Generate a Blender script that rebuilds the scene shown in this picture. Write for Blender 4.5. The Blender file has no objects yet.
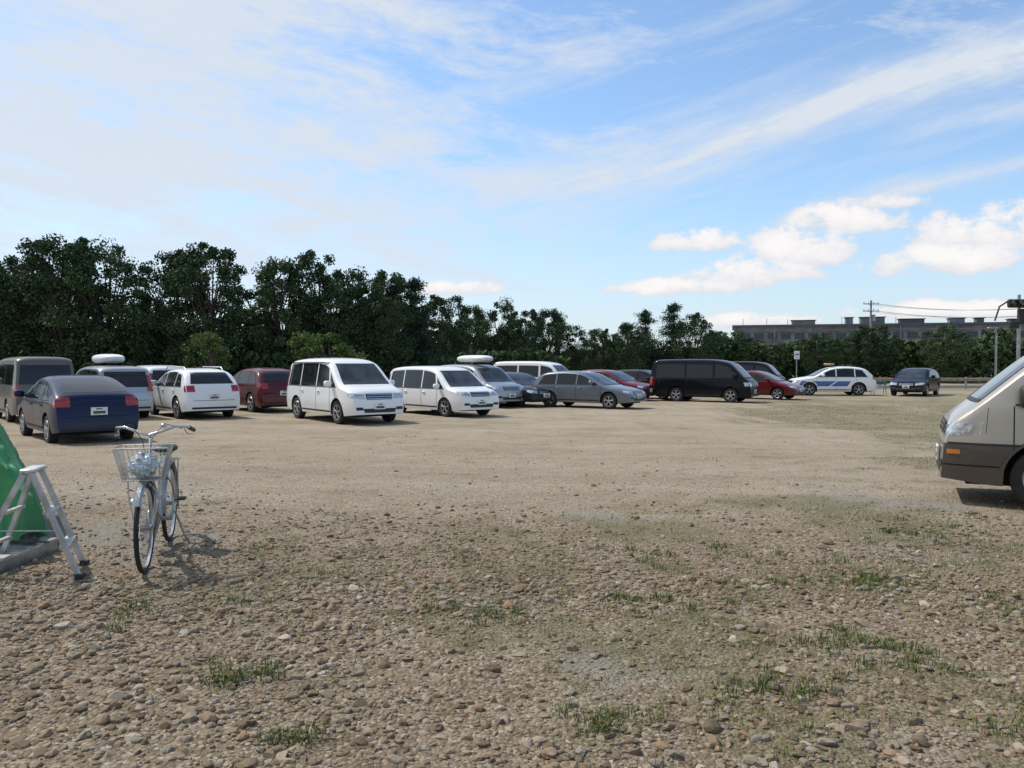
import bpy, math, random
import numpy as np
from mathutils import Vector, Matrix
from mathutils.bvhtree import BVHTree
R = math.radians
rng = np.random.default_rng(7)
random.seed(5)
scene = bpy.context.scene

# ------------------------------------------------------------------ helpers
def link(o):
    scene.collection.objects.link(o); return o

def empty(name, loc=(0,0,0), rotz=0.0, scale=1.0):
    e = bpy.data.objects.new(name, None); link(e)
    e.location = loc; e.rotation_euler = (0,0,rotz); e.scale = (scale,)*3
    e.empty_display_size = 0.3
    return e

def vnoise(x, y, seed=0):
    x = np.asarray(x, float); y = np.asarray(y, float)
    xi = np.floor(x); yi = np.floor(y); fx = x-xi; fy = y-yi
    fx = fx*fx*(3-2*fx); fy = fy*fy*(3-2*fy)
    def h(a, b):
        v = np.sin(a*127.1+b*311.7+seed*74.7)*43758.5453
        return v-np.floor(v)
    return (h(xi,yi)*(1-fx)+h(xi+1,yi)*fx)*(1-fy)+(h(xi,yi+1)*(1-fx)+h(xi+1,yi+1)*fx)*fy
def fbm(x, y, seed=0, oct=4):
    s = 0; a = .5; t = 0
    for i in range(oct):
        s = s+a*vnoise(x*2**i, y*2**i, seed+i*3); t += a; a *= .5
    return s/t
def sstep(a, b, x):
    t = np.clip((np.asarray(x, float)-a)/(b-a), 0, 1); return t*t*(3-2*t)

def dip(y): return -0.20*sstep(7, 22, y)
def ground_z(x, y):
    x = np.asarray(x, float); y = np.asarray(y, float)
    near = 1-sstep(25, 60, np.hypot(x, y))
    return dip(y)+near*((fbm(x*.35, y*.35, 3)-.5)*.05+(fbm(x*2.3, y*2.3, 9)-.5)*.022+(fbm(x*9, y*9, 19, 2)-.5)*.010)
def gz(x, y): return float(ground_z(x, y))

def np_mesh(name, verts, faces, mats=(), mi=None, smooth=False):
    me = bpy.data.meshes.new(name)
    verts = np.asarray(verts, np.float32); faces = np.asarray(faces, np.int32)
    k = faces.shape[1]
    me.vertices.add(len(verts)); me.vertices.foreach_set('co', verts.ravel())
    me.loops.add(faces.size); me.loops.foreach_set('vertex_index', faces.ravel())
    me.polygons.add(len(faces)); me.polygons.foreach_set('loop_start', np.arange(0, faces.size, k, dtype=np.int32))
    for m in mats: me.materials.append(m)
    if mi is not None: me.polygons.foreach_set('material_index', np.asarray(mi, np.int32))
    me.polygons.foreach_set('use_smooth', np.full(len(faces), smooth))
    me.update(calc_edges=True); me.validate()
    return me

# ------------------------------------------------------------------ node helpers
class E:
    def __init__(s, nt, sock): s.nt = nt; s.s = sock
    def _m(s, op, *o, clamp=False):
        n = s.nt.nodes.new('ShaderNodeMath'); n.operation = op; n.use_clamp = clamp
        for i, a in enumerate((s,)+o):
            if isinstance(a, E): s.nt.links.new(a.s, n.inputs[i])
            else: n.inputs[i].default_value = a
        return E(s.nt, n.outputs[0])
    def __add__(s, o): return s._m('ADD', o)
    __radd__ = __add__
    def __sub__(s, o): return s._m('SUBTRACT', o)
    def __rsub__(s, o): return (s*-1)+o
    def __mul__(s, o): return s._m('MULTIPLY', o)
    __rmul__ = __mul__
    def __truediv__(s, o): return s._m('DIVIDE', o)
    def clamp(s): return s._m('ADD', 0.0, clamp=True)
    def max(s, o): return s._m('MAXIMUM', o)
    def min(s, o): return s._m('MINIMUM', o)
    def pow(s, o): return s._m('POWER', o)
    def smooth(s, a, b):
        n = s.nt.nodes.new('ShaderNodeMapRange'); n.interpolation_type = 'SMOOTHSTEP'
        n.inputs['From Min'].default_value = a; n.inputs['From Max'].default_value = b
        n.inputs['To Min'].default_value = 0; n.inputs['To Max'].default_value = 1
        s.nt.links.new(s.s, n.inputs['Value']); return E(s.nt, n.outputs['Result'])
def comb(nt, x, y, z=0.0):
    n = nt.nodes.new('ShaderNodeCombineXYZ')
    for i, a in enumerate((x, y, z)):
        if isinstance(a, E): nt.links.new(a.s, n.inputs[i])
        else: n.inputs[i].default_value = a
    return n.outputs[0]
def noise(nt, vec, scale, detail=5, rough=.55, dist=0.0):
    n = nt.nodes.new('ShaderNodeTexNoise')
    n.inputs['Scale'].default_value = scale; n.inputs['Detail'].default_value = detail
    n.inputs['Roughness'].default_value = rough; n.inputs['Distortion'].default_value = dist
    if vec is not None: nt.links.new(vec, n.inputs['Vector'])
    return E(nt, n.outputs['Fac'])
def mixc(nt, fac, a, b, mode='MIX'):
    n = nt.nodes.new('ShaderNodeMix'); n.data_type = 'RGBA'; n.blend_type = mode
    if isinstance(fac, E): nt.links.new(fac.s, n.inputs[0])
    else: n.inputs[0].default_value = fac
    for i, c in ((6, a), (7, b)):
        if hasattr(c, 'is_linked'): nt.links.new(c, n.inputs[i])
        else: n.inputs[i].default_value = (*c[:3], 1)
    return n.outputs[2]
def ramp(nt, fac, stops):
    n = nt.nodes.new('ShaderNodeValToRGB'); cr = n.color_ramp
    while len(cr.elements) < len(stops): cr.elements.new(.5)
    for e, (p, c) in zip(cr.elements, stops): e.position = p; e.color = (*c, 1)
    nt.links.new(fac.s if isinstance(fac, E) else fac, n.inputs[0]); return n.outputs[0]
def newmat(name):
    m = bpy.data.materials.new(name); m.use_nodes = True
    return m, m.node_tree, m.node_tree.nodes['Principled BSDF']

def simple(name, col, rough=.5, metal=0.0, coat=0.0, var=.08, nscale=6.0, spec=None, bump=0.0):
    m, nt, b = newmat(name)
    tc = nt.nodes.new('ShaderNodeTexCoord')
    n = noise(nt, tc.outputs['Object'], nscale, 3, .6)
    c2 = tuple(max(0, c*(1-var*2)) for c in col); c1 = tuple(min(1, c*(1+var*1.2)) for c in col)
    nt.links.new(mixc(nt, n.smooth(.3, .7), c2, c1), b.inputs['Base Color'])
    r = n*(.14)+(rough-.07)
    nt.links.new(r.clamp().s, b.inputs['Roughness'])
    b.inputs['Metallic'].default_value = metal
    b.inputs['Coat Weight'].default_value = coat; b.inputs['Coat Roughness'].default_value = .04
    if spec is not None: b.inputs['Specular IOR Level'].default_value = spec
    if bump:
        bn = nt.nodes.new('ShaderNodeBump'); bn.inputs['Strength'].default_value = bump; bn.inputs['Distance'].default_value = .01
        nt.links.new(noise(nt, tc.outputs['Object'], nscale*6, 4).s, bn.inputs['Height']); nt.links.new(bn.outputs[0], b.inputs['Normal'])
    return m
def paint(name, col, metal=.0, dust=.25, lower=None, split=.74, coat=.6, spec=.5):
    m, nt, b = newmat(name)
    tc = nt.nodes.new('ShaderNodeTexCoord'); sp = nt.nodes.new('ShaderNodeSeparateXYZ')
    nt.links.new(tc.outputs['Object'], sp.inputs[0]); z = E(nt, sp.outputs[2])
    n = noise(nt, tc.outputs['Object'], 3.5, 4, .65)
    base = col
    if lower is not None:
        base = mixc(nt, z.smooth(split-.003, split+.003), lower, col)
    d = ((1-z.smooth(.2, .75))*.55+n*.35)*dust*1.6
    nt.links.new(mixc(nt, d.clamp(), base, (.27, .23, .18)), b.inputs['Base Color'])
    b.inputs['Metallic'].default_value = metal
    b.inputs['Specular IOR Level'].default_value = spec
    nt.links.new((d*.7+.28).clamp().s, b.inputs['Roughness'])
    b.inputs['Coat Weight'].default_value = coat; b.inputs['Coat Roughness'].default_value = .05
    return m

M_GLASS = simple('car_glass', (.012, .014, .016), .07, 0, 0, .1, spec=.45)
M_GLASS_L = simple('windshield_glass', (.035, .042, .044), .06, 0, 0, .25, 2.0, spec=.5)
M_RUB = simple('tyre_rubber', (.022, .021, .02), .85, var=.2)
M_BLACK = simple('black_plastic', (.02, .02, .02), .55)
M_DARK = simple('dark_gap', (.008, .008, .008), .9)
M_ALLOY = simple('alloy_wheel', (.42, .42, .43), .35, .8)
M_CHROME = simple('chrome', (.65, .65, .65), .18, 1.0)
M_HEAD = simple('headlight_lens', (.50, .53, .55), .08, .3, 1.0, .25, 14)
M_TAIL = simple('tail_light_lens', (.33, .010, .010), .12, 0, 1.0)
M_AMBER = simple('indicator_lens', (.50, .18, .03), .15, 0, 1.0)
M_PLATE = simple('license_plate_white', (.75, .76, .74), .45)
M_PLATEG = simple('plate_characters', (.03, .12, .06), .5)
M_ALU = simple('aluminium', (.50, .50, .51), .42, .75, var=.15)
M_STEEL = simple('steel_frame', (.34, .35, .36), .35, .7, var=.15)
M_CONC = simple('concrete', (.27, .26, .24), .9, var=.15, nscale=2, bump=.4)
M_CONCD = simple('weathered_concrete', (.17, .18, .20), .9, var=.2, nscale=.3)
M_ASPH = simple('asphalt', (.055, .055, .057), .9, var=.15, nscale=12, bump=.4)
M_WHITEP = simple('white_plastic', (.72, .72, .70), .4)

# ------------------------------------------------------------------ mesh builder
class MB:
    def __init__(s): s.v = []; s.f = []; s.m = []; s.mats = []
    def mat(s, m):
        if m not in s.mats: s.mats.append(m)
        return s.mats.index(m)
    def add(s, vs, fs, m):
        o = len(s.v); s.v += [tuple(v) for v in vs]; k = s.mat(m)
        for f in fs: s.f.append([i+o for i in f]); s.m.append(k)
    def box(s, c, d, m, rot=None, bev=0.0):
        x, y, z = d[0]/2, d[1]/2, d[2]/2
        b = bev
        if b <= 0:
            P = [Vector((sx*x, sy*y, sz*z)) for sz in (-1, 1) for sx, sy in ((-1,-1),(1,-1),(1,1),(-1,1))]
            F = [(3,2,1,0),(4,5,6,7),(0,1,5,4),(1,2,6,5),(2,3,7,6),(3,0,4,7)]
        else:
            def ring(xx, yy, zz, bb):
                return [Vector(p) for p in ((-xx+bb,-yy,zz),(xx-bb,-yy,zz),(xx,-yy+bb,zz),(xx,yy-bb,zz),(xx-bb,yy,zz),(-xx+bb,yy,zz),(-xx,yy-bb,zz),(-xx,-yy+bb,zz))]
            P = ring(x-b, y-b, -z, b*.4)+ring(x, y, -z+b, b)+ring(x, y, z-b, b)+ring(x-b, y-b, z, b*.4)
            F = [tuple(range(7, -1, -1)), tuple(range(24, 32))]
            for r in range(3):
                for i in range(8): F.append((r*8+i, r*8+(i+1) % 8, r*8+8+(i+1) % 8, r*8+8+i))
        if rot is not None: P = [rot @ p for p in P]
        s.add([p+Vector(c) for p in P], F, m)
    def tube(s, pts, r, m, n=8, closed=False, cap=True):
        pts = [Vector(p) for p in pts]; L = len(pts)
        rs = r if isinstance(r, (list, tuple)) else [r]*L
        V = []; prev = None
        for i, p in enumerate(pts):
            if closed: t = pts[(i+1) % L]-pts[i-1]
            else: t = pts[min(i+1, L-1)]-pts[max(i-1, 0)]
            t.normalize()
            if prev is None:
                a = Vector((0,0,1)) if abs(t.z) < .9 else Vector((1,0,0))
                u = t.cross(a).normalized()
            else:
                u = prev-t*prev.dot(t); u.normalize()
            prev = u; w = t.cross(u)
            for k in range(n):
                a = 2*math.pi*k/n; V.append(p+(u*math.cos(a)+w*math.sin(a))*rs[i])
        F = []
        for i in range(L if closed else L-1):
            j = (i+1) % L
            for k in range(n): F.append((i*n+k, i*n+(k+1) % n, j*n+(k+1) % n, j*n+k))
        if cap and not closed:
            F.append(tuple(range(n-1, -1, -1))); F.append(tuple((L-1)*n+k for k in range(n)))
        s.add(V, F, m)
    def lathe_y(s, prof, c, m, n=28):
        V = []; F = []; k = len(prof)
        for i in range(n):
            a = 2*math.pi*i/n
            for (y, r) in prof: V.append((c[0]+r*math.cos(a), c[1]+y, c[2]+r*math.sin(a)))
        for i in range(n):
            j = (i+1) % n
            for q in range(k-1): F.append((i*k+q, i*k+q+1, j*k+q+1, j*k+q))
        s.add(V, F, m)
    def sell(s, c, d, m, p=.6, nu=20, nv=12, rot=None):
        V = []; F = []
        def sp(v, e): return math.copysign(abs(v)**e, v)
        for j in range(nv+1):
            b = -math.pi/2+math.pi*j/nv
            for i in range(nu):
                a = 2*math.pi*i/nu
                q = Vector((sp(math.cos(b), p)*sp(math.cos(a), p)*d[0]/2, sp(math.cos(b), p)*sp(math.sin(a), p)*d[1]/2, sp(math.sin(b), p)*d[2]/2))
                if rot is not None: q = rot @ q
                V.append(q+Vector(c))
        for j in range(nv):
            for i in range(nu): F.append((j*nu+i, j*nu+(i+1) % nu, (j+1)*nu+(i+1) % nu, (j+1)*nu+i))
        s.add(V, F, m)
    def obj(s, name, parent=None, smooth=True, angle=38, recalc=False):
        me = bpy.data.meshes.new(name); me.from_pydata(s.v, [], s.f)
        for m in s.mats: me.materials.append(m)
        me.polygons.foreach_set('material_index', s.m)
        if recalc:
            import bmesh
            bm = bmesh.new(); bm.from_mesh(me); bmesh.ops.recalc_face_normals(bm, faces=bm.faces); bm.to_mesh(me); bm.free()
        if smooth:
            me.polygons.foreach_set('use_smooth', [True]*len(me.polygons))
            me.set_sharp_from_angle(angle=R(angle))
        me.update()
        o = bpy.data.objects.new(name, me); link(o)
        if parent: o.parent = parent
        return o

# ------------------------------------------------------------------ cars
def chaikin(p, it=2):
    for _ in range(it):
        q = [p[0]]
        for a, b in zip(p[:-1], p[1:]):
            q.append((a[0]*.78+b[0]*.22, a[1]*.78+b[1]*.22)); q.append((a[0]*.22+b[0]*.78, a[1]*.22+b[1]*.78))
        q.append(p[-1]); p = q
    return p

SP = {
 'minivan': dict(L=4.7, W=1.73, H=1.84, belt=.99, tum=.17, rc=.13, wh=(.92, 3.76), r=.325,
   prof=[(0,.42),(.025,.70),(.09,.88),(.32,1.0),(.78,1.09),(1.42,1.62),(1.7,1.76),(2.3,1.83),(3.6,1.83),(4.35,1.78),(4.50,1.66),(4.62,1.1),(4.68,.85),(4.7,.45)],
   win=[(.98,1.32,1.36,1.42,.20),(1.40,2.26,1.56,2.26,.16),(2.33,3.42,2.33,3.42,.15),(3.49,4.38,3.49,4.28,.16)],
   ws=(1.12,1.66,.70,.60), rw=(1.10,1.62,.68,.60), hl=(.42,.80,.70,.86), tl=(.62,.83,.95,1.5), doors=(1.36,2.30,3.45), grille=(.40,.68,.84)),
 'van': dict(L=4.8, W=1.70, H=1.98, belt=1.10, tum=.12, rc=.13, wh=(.90, 3.45), r=.33,
   prof=[(0,.42),(.025,.75),(.09,.98),(.28,1.10),(.80,1.66),(1.05,1.84),(1.6,1.95),(2.4,1.98),(4.4,1.97),(4.62,1.88),(4.74,1.2),(4.78,.8),(4.8,.45)],
   win=[(.62,1.60,.92,1.60,.20),(1.72,2.95,1.72,2.95,.24),(3.05,4.45,3.05,4.40,.24)],
   ws=(1.15,1.75,.72,.64), rw=(1.15,1.72,.70,.64), hl=(.45,.80,.72,.93), tl=(.70,.83,.75,1.15), doors=(.60,1.66,3.0), grille=(.42,.72,.86)),
 'nosevan': dict(L=4.75, W=1.70, H=1.98, belt=1.10, tum=.14, rc=.13, wh=(.98, 3.5), r=.33,
   prof=[(0,.40),(.02,.72),(.06,.90),(.14,1.0),(.30,1.12),(.90,1.66),(1.2,1.84),(1.7,1.95),(2.4,1.98),(4.4,1.97),(4.6,1.88),(4.7,1.2),(4.73,.8),(4.75,.45)],
   win=[(.74,1.78,1.10,1.78,.20),(1.88,3.0,1.88,3.0,.22),(3.1,4.45,3.1,4.40,.22)],
   ws=(1.17,1.74,.70,.62), rw=(1.15,1.72,.70,.64), hl=(.45,.82,.74,.92), tl=(.70,.83,.75,1.15), doors=(.68,1.83,3.05), grille=(.42,.76,.90)),
 'suv': dict(L=4.5, W=1.79, H=1.63, belt=1.02, tum=.33, rc=.13, wh=(.88, 3.52), r=.35,
   prof=[(0,.45),(.03,.75),(.12,.90),(.6,1.0),(1.12,1.06),(1.85,1.48),(2.3,1.60),(3.1,1.63),(3.9,1.54),(4.25,1.2),(4.40,1.02),(4.48,.75),(4.5,.5)],
   win=[(1.36,2.28,1.88,2.28,.12),(2.35,3.28,2.35,3.28,.12),(3.35,3.98,3.35,3.72,.15)],
   ws=(1.10,1.51,.70,.56), rw=(1.13,1.49,.68,.56), hl=(.45,.84,.74,.88), tl=(.58,.86,.88,1.08), doors=(1.28,2.31,3.4), grille=(.42,.70,.84)),
 'hatch': dict(L=4.46, W=1.75, H=1.49, belt=.93, tum=.36, rc=.12, wh=(.93, 3.63), r=.315,
   prof=[(0,.42),(.03,.58),(.12,.69),(.5,.82),(1.0,.93),(1.95,1.40),(2.4,1.49),(3.0,1.46),(3.7,1.28),(4.22,1.10),(4.33,1.04),(4.42,.75),(4.46,.45)],
   win=[(1.20,2.22,1.88,2.22,.11),(2.28,3.15,2.28,3.1,.12),(3.2,3.8,3.2,3.35,.16)],
   ws=(.99,1.41,.68,.55), rw=(1.12,1.40,.62,.52), hl=(.42,.80,.58,.74), tl=(.55,.82,.82,1.02), doors=(1.15,2.25,3.3), grille=(.35,.52,.60)),
 'wagon': dict(L=4.6, W=1.75, H=1.48, belt=.91, tum=.36, rc=.12, wh=(.90, 3.6), r=.315,
   prof=[(0,.40),(.03,.58),(.12,.72),(.6,.85),(1.15,.93),(1.95,1.36),(2.4,1.46),(3.2,1.48),(4.0,1.41),(4.36,1.08),(4.5,.94),(4.57,.7),(4.6,.42)],
   win=[(1.38,2.32,1.92,2.32,.11),(2.38,3.25,2.38,3.25,.11),(3.32,4.10,3.32,3.92,.13)],
   ws=(.97,1.38,.68,.55), rw=(1.02,1.36,.66,.56), hl=(.42,.80,.58,.73), tl=(.58,.83,.78,.98), doors=(1.25,2.35,3.35), grille=(.36,.56,.68)),
}

def ystrip(bvh, lo, up, dirv, n=10, m=6, off=.005):
    def at(pl, t):
        t *= len(pl)-1; i = min(int(t), len(pl)-2); f = t-i
        return Vector(pl[i])*(1-f)+Vector(pl[i+1])*f
    V = []; ok = []
    d = Vector(dirv).normalized()
    for j in range(m+1):
        for i in range(n+1):
            p = at(lo, i/n)*(1-j/m)+at(up, i/n)*(j/m)
            h = bvh.ray_cast(p, d)
            if h[0] is None: V.append(p); ok.append(False)
            else: V.append(h[0]-d*off); ok.append(True)
    F = []
    for j in range(m):
        for i in range(n):
            q = (j*(n+1)+i, j*(n+1)+i+1, (j+1)*(n+1)+i+1, (j+1)*(n+1)+i)
            if all(ok[k] for k in q): F.append(q)
    return V, F

def build_car(name, kind, loc, heading, body_m, sc=1.0, hsc=1.0, extras=(), rim=None, zoff=0.0):
    S = SP[kind]; L = S['L']; W = S['W']/2; belt = S['belt']; tum = S['tum']; rc = S['rc']; r = S['r']
    prof = chaikin(S['prof'], 2)
    px = np.array([p[0] for p in prof]); pz = np.array([p[1] for p in prof])
    Ra = r+.065
    cols = []
    d = np.concatenate([[0], np.cumsum(np.hypot(np.diff(px), np.diff(pz)))])
    for t in np.linspace(0, d[-1], 90): cols.append(float(np.interp(t, d, px)))
    for w in S['wh']:
        for k in range(25):
            cols.append(w-Ra*math.cos(math.pi*k/24))
    cols = sorted(cols); cc = [cols[0]]
    for c in cols:
        if c-cc[-1] > .004: cc.append(c)
    cols = cc
    def ztop(x): return float(np.interp(x, px, pz))
    def wid(x):
        a = .75; f = max(0, 1-x/a); b = max(0, 1-(L-x)/.55)
        return W*(1-.15*f**2.3-.09*b**2.3)
    def zbot(x):
        z = .23+.05*max(0, 1-x/.5)+.06*max(0, 1-(L-x)/.6)
        for w in S['wh']:
            if abs(x-w) < Ra: z = max(z, r+math.sqrt(Ra*Ra-(x-w)**2))
        return z
    def ys(x, z):
        y = wid(x)*(1-.055*(max(0, .62-z)/.4)**2)
        if z > .62: y -= .03*(min(z, belt)-.62)
        if z > belt-.02:
            y -= tum*(z-belt+.02)
        return y
    n1, n2, n3 = 8, 6, 9
    V = []; P = None
    for x in cols:
        zt = ztop(x); zb = min(zbot(x), zt-.06); z1 = max(zt-rc, zb+.04)
        zm = min(belt, zb+(z1-zb)*.72)
        half = []
        for i in range(n1): z = zb+(zm-zb)*i/n1; half.append((ys(x, z), z))
        for i in range(n2): z = zm+(z1-zm)*i/n2; half.append((ys(x, z), z))
        y1 = ys(x, z1)
        for i in range(n3+1):
            a = math.pi/2*i/n3; c = max(0, math.cos(a)); s_ = math.sin(a)
            half.append((y1*c**.62, z1+(zt-z1)*s_**.75))
        full = half+[(-y, z) for y, z in half[-2::-1]]
        P = len(full)
        for y, z in full: V.append((L/2-x, y, z*hsc))
    F = []
    for i in range(len(cols)-1):
        for k in range(P-1): F.append((i*P+k, (i+1)*P+k, (i+1)*P+k+1, i*P+k+1))
    F.append(tuple(range(P))); F.append(tuple((len(cols)-1)*P+k for k in range(P-1, -1, -1)))
    bvh = BVHTree.FromPolygons(V, F)
    g = empty(name, (loc[0], loc[1], gz(loc[0], loc[1])+zoff), R(90-heading), sc)
    B = MB(); B.add(V, F, body_m)
    B.obj('body', g, recalc=True, angle=32)
    X = lambda x: L/2-x
    G = MB(); T = MB(); H = MB(); TL = MB()
    for sg in (1, -1):
        Y = sg*3; dv = (0, -sg, 0)
        for (a, b, c, d_, dz) in S['win']:
            n = 8
            lo = [(X(a+(b-a)*i/n), Y, (belt+.03)*hsc) for i in range(n+1)]
            up = [(X(c+(d_-c)*i/n), Y, (ztop(c+(d_-c)*i/n)-dz)*hsc) for i in range(n+1)]
            v, f = ystrip(bvh, lo, up, dv, 10, 6, .006); G.add(v, f, M_GLASS)
        a = S['win'][0][0]; b = S['win'][-1][1]
        v, f = ystrip(bvh, [(X(a-.05), Y, (belt+.005)*hsc), (X(b+.05), Y, (belt+.005)*hsc)], [(X(a-.05), Y, (belt+.025)*hsc), (X(b+.05), Y, (belt+.025)*hsc)], dv, 24, 1, .008); T.add(v, f, M_BLACK)
        for dx in S['doors']:
            zb_ = max(.30, zbot(dx)+.04)
            v, f = ystrip(bvh, [(X(dx-.006), Y, zb_*hsc), (X(dx+.006), Y, zb_*hsc)], [(X(dx-.006), Y, belt*hsc), (X(dx+.006), Y, belt*hsc)], dv, 1, 14, .004); T.add(v, f, M_DARK)
        v, f = ystrip(bvh, [(X(S['wh'][0]+Ra+.05), Y, .30), (X(S['wh'][1]-Ra-.05), Y, .30)], [(X(S['wh'][0]+Ra+.05), Y, .345), (X(S['wh'][1]-Ra-.05), Y, .345)], dv, 20, 1, .012); T.add(v, f, M_BLACK)
        for dx in S['doors'][1:]:
            hx = dx-.16
            h = bvh.ray_cast(Vector((X(hx), Y, (belt-.11)*hsc)), Vector(dv))
            if h[0]: T.box((X(hx), h[0].y+sg*.02, (belt-.11)*hsc), (.16, .035, .028), body_m, bev=.008)
        mx = S['win'][0][0]+.22 if kind not in ('van', 'nosevan') else S['win'][0][0]+.05
        my = ys(mx, belt)+.13
        T.sell((X(mx), sg*my, (belt+.11)*hsc), (.16, .22, .17 if kind not in ('van', 'nosevan') else .25), body_m if kind != 'nosevan' else M_BLACK, .6, 14, 8)
        T.box((X(mx), sg*(my-.11), (belt+.06)*hsc), (.06, .10, .04), M_BLACK)
        y0, y1, z0, z1 = S['hl']
        v, f = ystrip(bvh, [(X(.05), Y, z0+.03), (X(.26), Y, z0+.06)], [(X(.07), Y, z1-.02), (X(.32), Y, z1-.02)], dv, 6, 4, .006); H.add(v, f, M_HEAD)
        v, f = ystrip(bvh, [(5, sg*y0, z0), (5, sg*y1, z0+.03)], [(5, sg*(y0+.03), z1-.03), (5, sg*y1, z1)], (-1, 0, 0), 10, 6, .007); H.add(v, f, M_HEAD)
        v, f = ystrip(bvh, [(5, sg*(y0+.08), z0+.03), (5, sg*(y0+.22), z0+.03)], [(5, sg*(y0+.08), z1-.04), (5, sg*(y0+.22), z1-.04)], (-1, 0, 0), 4, 4, .012); H.add(v, f, M_CHROME)
        if kind == 'nosevan':
            v, f = ystrip(bvh, [(X(.05), Y, .56), (X(.18), Y, .56)], [(X(.05), Y, .61), (X(.18), Y, .61)], dv, 4, 2, .008); H.add(v, f, M_AMBER)
            for wx in S['wh']:
                vs = []; fs = []
                for k in range(25):
                    a = R(8)+R(164)*k/24
                    for rr in (Ra, Ra+.035):
                        xx = X(wx)-rr*math.cos(a); zz_ = r+rr*math.sin(a)
                        h = bvh.ray_cast(Vector((xx, Y, zz_+.008)), Vector(dv)); yy = (h[0].y if h[0] else sg*W)+sg*.012
                        vs.append((xx, yy, zz_))
                for k in range(24): fs.append((2*k, 2*k+1, 2*k+3, 2*k+2))
                T.add(vs, fs, P_BROWN)
            v, f = ystrip(bvh, [(X(.06), Y, .665), (X(4.6), Y, .665)], [(X(.06), Y, .69), (X(4.6), Y, .69)], dv, 60, 1, .012); T.add(v, f, M_BLACK)
            v, f = ystrip(bvh, [(X(.02), Y, .43), (X(.55), Y, .43)], [(X(.02), Y, .445), (X(.55), Y, .445)], dv, 12, 1, .006); T.add(v, f, M_DARK)
            v, f = ystrip(bvh, [(X(.42), Y, .80), (X(.425), Y, .80)], [(X(.44), Y, 1.08), (X(.445), Y, 1.08)], dv, 1, 8, .004); T.add(v, f, M_DARK)
        y0, y1, z0, z1 = S['tl']
        v, f = ystrip(bvh, [(-5, sg*y0, z0*hsc), (-5, sg*y1, z0*hsc)], [(-5, sg*y0, z1*hsc), (-5, sg*y1, z1*hsc)], (1, 0, 0), 6, 8, .008); TL.add(v, f, M_TAIL)
        xr = lambda z: float(np.interp(-z, -pz[len(pz)//2:], px[len(pz)//2:]))
        v, f = ystrip(bvh, [(X(xr(z0)-.16), Y, z0*hsc), (X(xr(z0)-.015), Y, z0*hsc)], [(X(xr(z1)-.12), Y, z1*hsc), (X(xr(z1)-.015), Y, z1*hsc)], dv, 4, 6, .006); TL.add(v, f, M_TAIL)
        v, f = ystrip(bvh, [(5, sg*.50, .40), (5, sg*.70, .40)], [(5, sg*.50, .48), (5, sg*.70, .48)], (-1, 0, 0), 3, 2, .007); T.add(v, f, M_BLACK)
    a, b, w0, w1 = S['ws']
    v, f = ystrip(bvh, [(5, -w0, a*hsc), (5, w0, a*hsc)], [(5, -w1, b*hsc), (5, w1, b*hsc)], (-1, 0, 0), 14, 8, .012); G.add(v, f, M_GLASS_L)
    v, f = ystrip(bvh, [(5, -w0, (a-.035)*hsc), (5, w0, (a-.035)*hsc)], [(5, -w0, a*hsc), (5, w0, a*hsc)], (-1, 0, 0), 14, 2, .013); T.add(v, f, M_BLACK)
    a, b, w0, w1 = S['rw']
    v, f = ystrip(bvh, [(-5, -w0, a*hsc), (-5, w0, a*hsc)], [(-5, -w1, b*hsc), (-5, w1, b*hsc)], (1, 0, 0), 14, 8, .010); G.add(v, f, M_GLASS)
    gw, g0, g1 = S['grille']
    v, f = ystrip(bvh, [(5, -gw*.95, g0), (5, gw*.95, g0)], [(5, -gw, g1), (5, gw, g1)], (-1, 0, 0), 10, 4, .007); T.add(v, f, M_BLACK)
    for i in range(3):
        z = g0+(g1-g0)*(i+.5)/3
        v, f = ystrip(bvh, [(5, -gw*.93, z-.008), (5, gw*.93, z-.008)], [(5, -gw*.93, z+.008), (5, gw*.93, z+.008)], (-1, 0, 0), 10, 1, .013); T.add(v, f, M_CHROME)
    v, f = ystrip(bvh, [(5, -.45, .33), (5, .45, .33)], [(5, -.5, .44), (5, .5, .44)], (-1, 0, 0), 8, 3, .007); T.add(v, f, M_BLACK)
    for sx, zc in ((1, .50), (-1, .72 if kind != 'minivan' else .80)):
        h = bvh.ray_cast(Vector((sx*5, 0, zc)), Vector((-sx, 0, 0)))
        if h[0]:
            px_ = h[0].x+sx*.02
            T.box((px_, 0, zc), (.02, .33, .165), M_PLATE)
            T.box((px_+sx*.012, 0, zc-.025), (.004, .24, .06), M_PLATEG)
            T.box((px_+sx*.012, 0, zc+.05), (.004, .12, .025), M_PLATEG)
    v, f = ystrip(bvh, [(-5, -.70, .34), (-5, .70, .34)], [(-5, -.70, .40), (-5, .70, .40)], (1, 0, 0), 8, 2, .01); T.add(v, f, M_BLACK)
    v, f = ystrip(bvh, [(-5, -.66, .60), (-5, .66, .60)], [(-5, -.66, .612), (-5, .66, .612)], (1, 0, 0), 8, 1, .007); T.add(v, f, M_DARK)
    G.obj('windows', g, angle=60); H.obj('headlights', g); TL.obj('tail_lights', g)
    T.box((0, 0, .36), (L-.5, 2*W-.52, .30), M_DARK)
    for w in S['wh']:
        for sg in (1, -1):
            vs = []; fs = []
            for k in range(17):
                a = math.pi*k/16
                for yy in (W-.035, W-.33): vs.append((X(w)-(Ra+.004)*math.cos(a), sg*yy, r+(Ra+.004)*math.sin(a)))
            for k in range(16): fs.append((2*k, 2*k+1, 2*k+3, 2*k+2))
            T.add(vs, fs, M_DARK)
    T.obj('trim', g)
    names = {(0, 1): 'wheel_front_left', (0, -1): 'wheel_front_right', (1, 1): 'wheel_rear_left', (1, -1): 'wheel_rear_right'}
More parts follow.
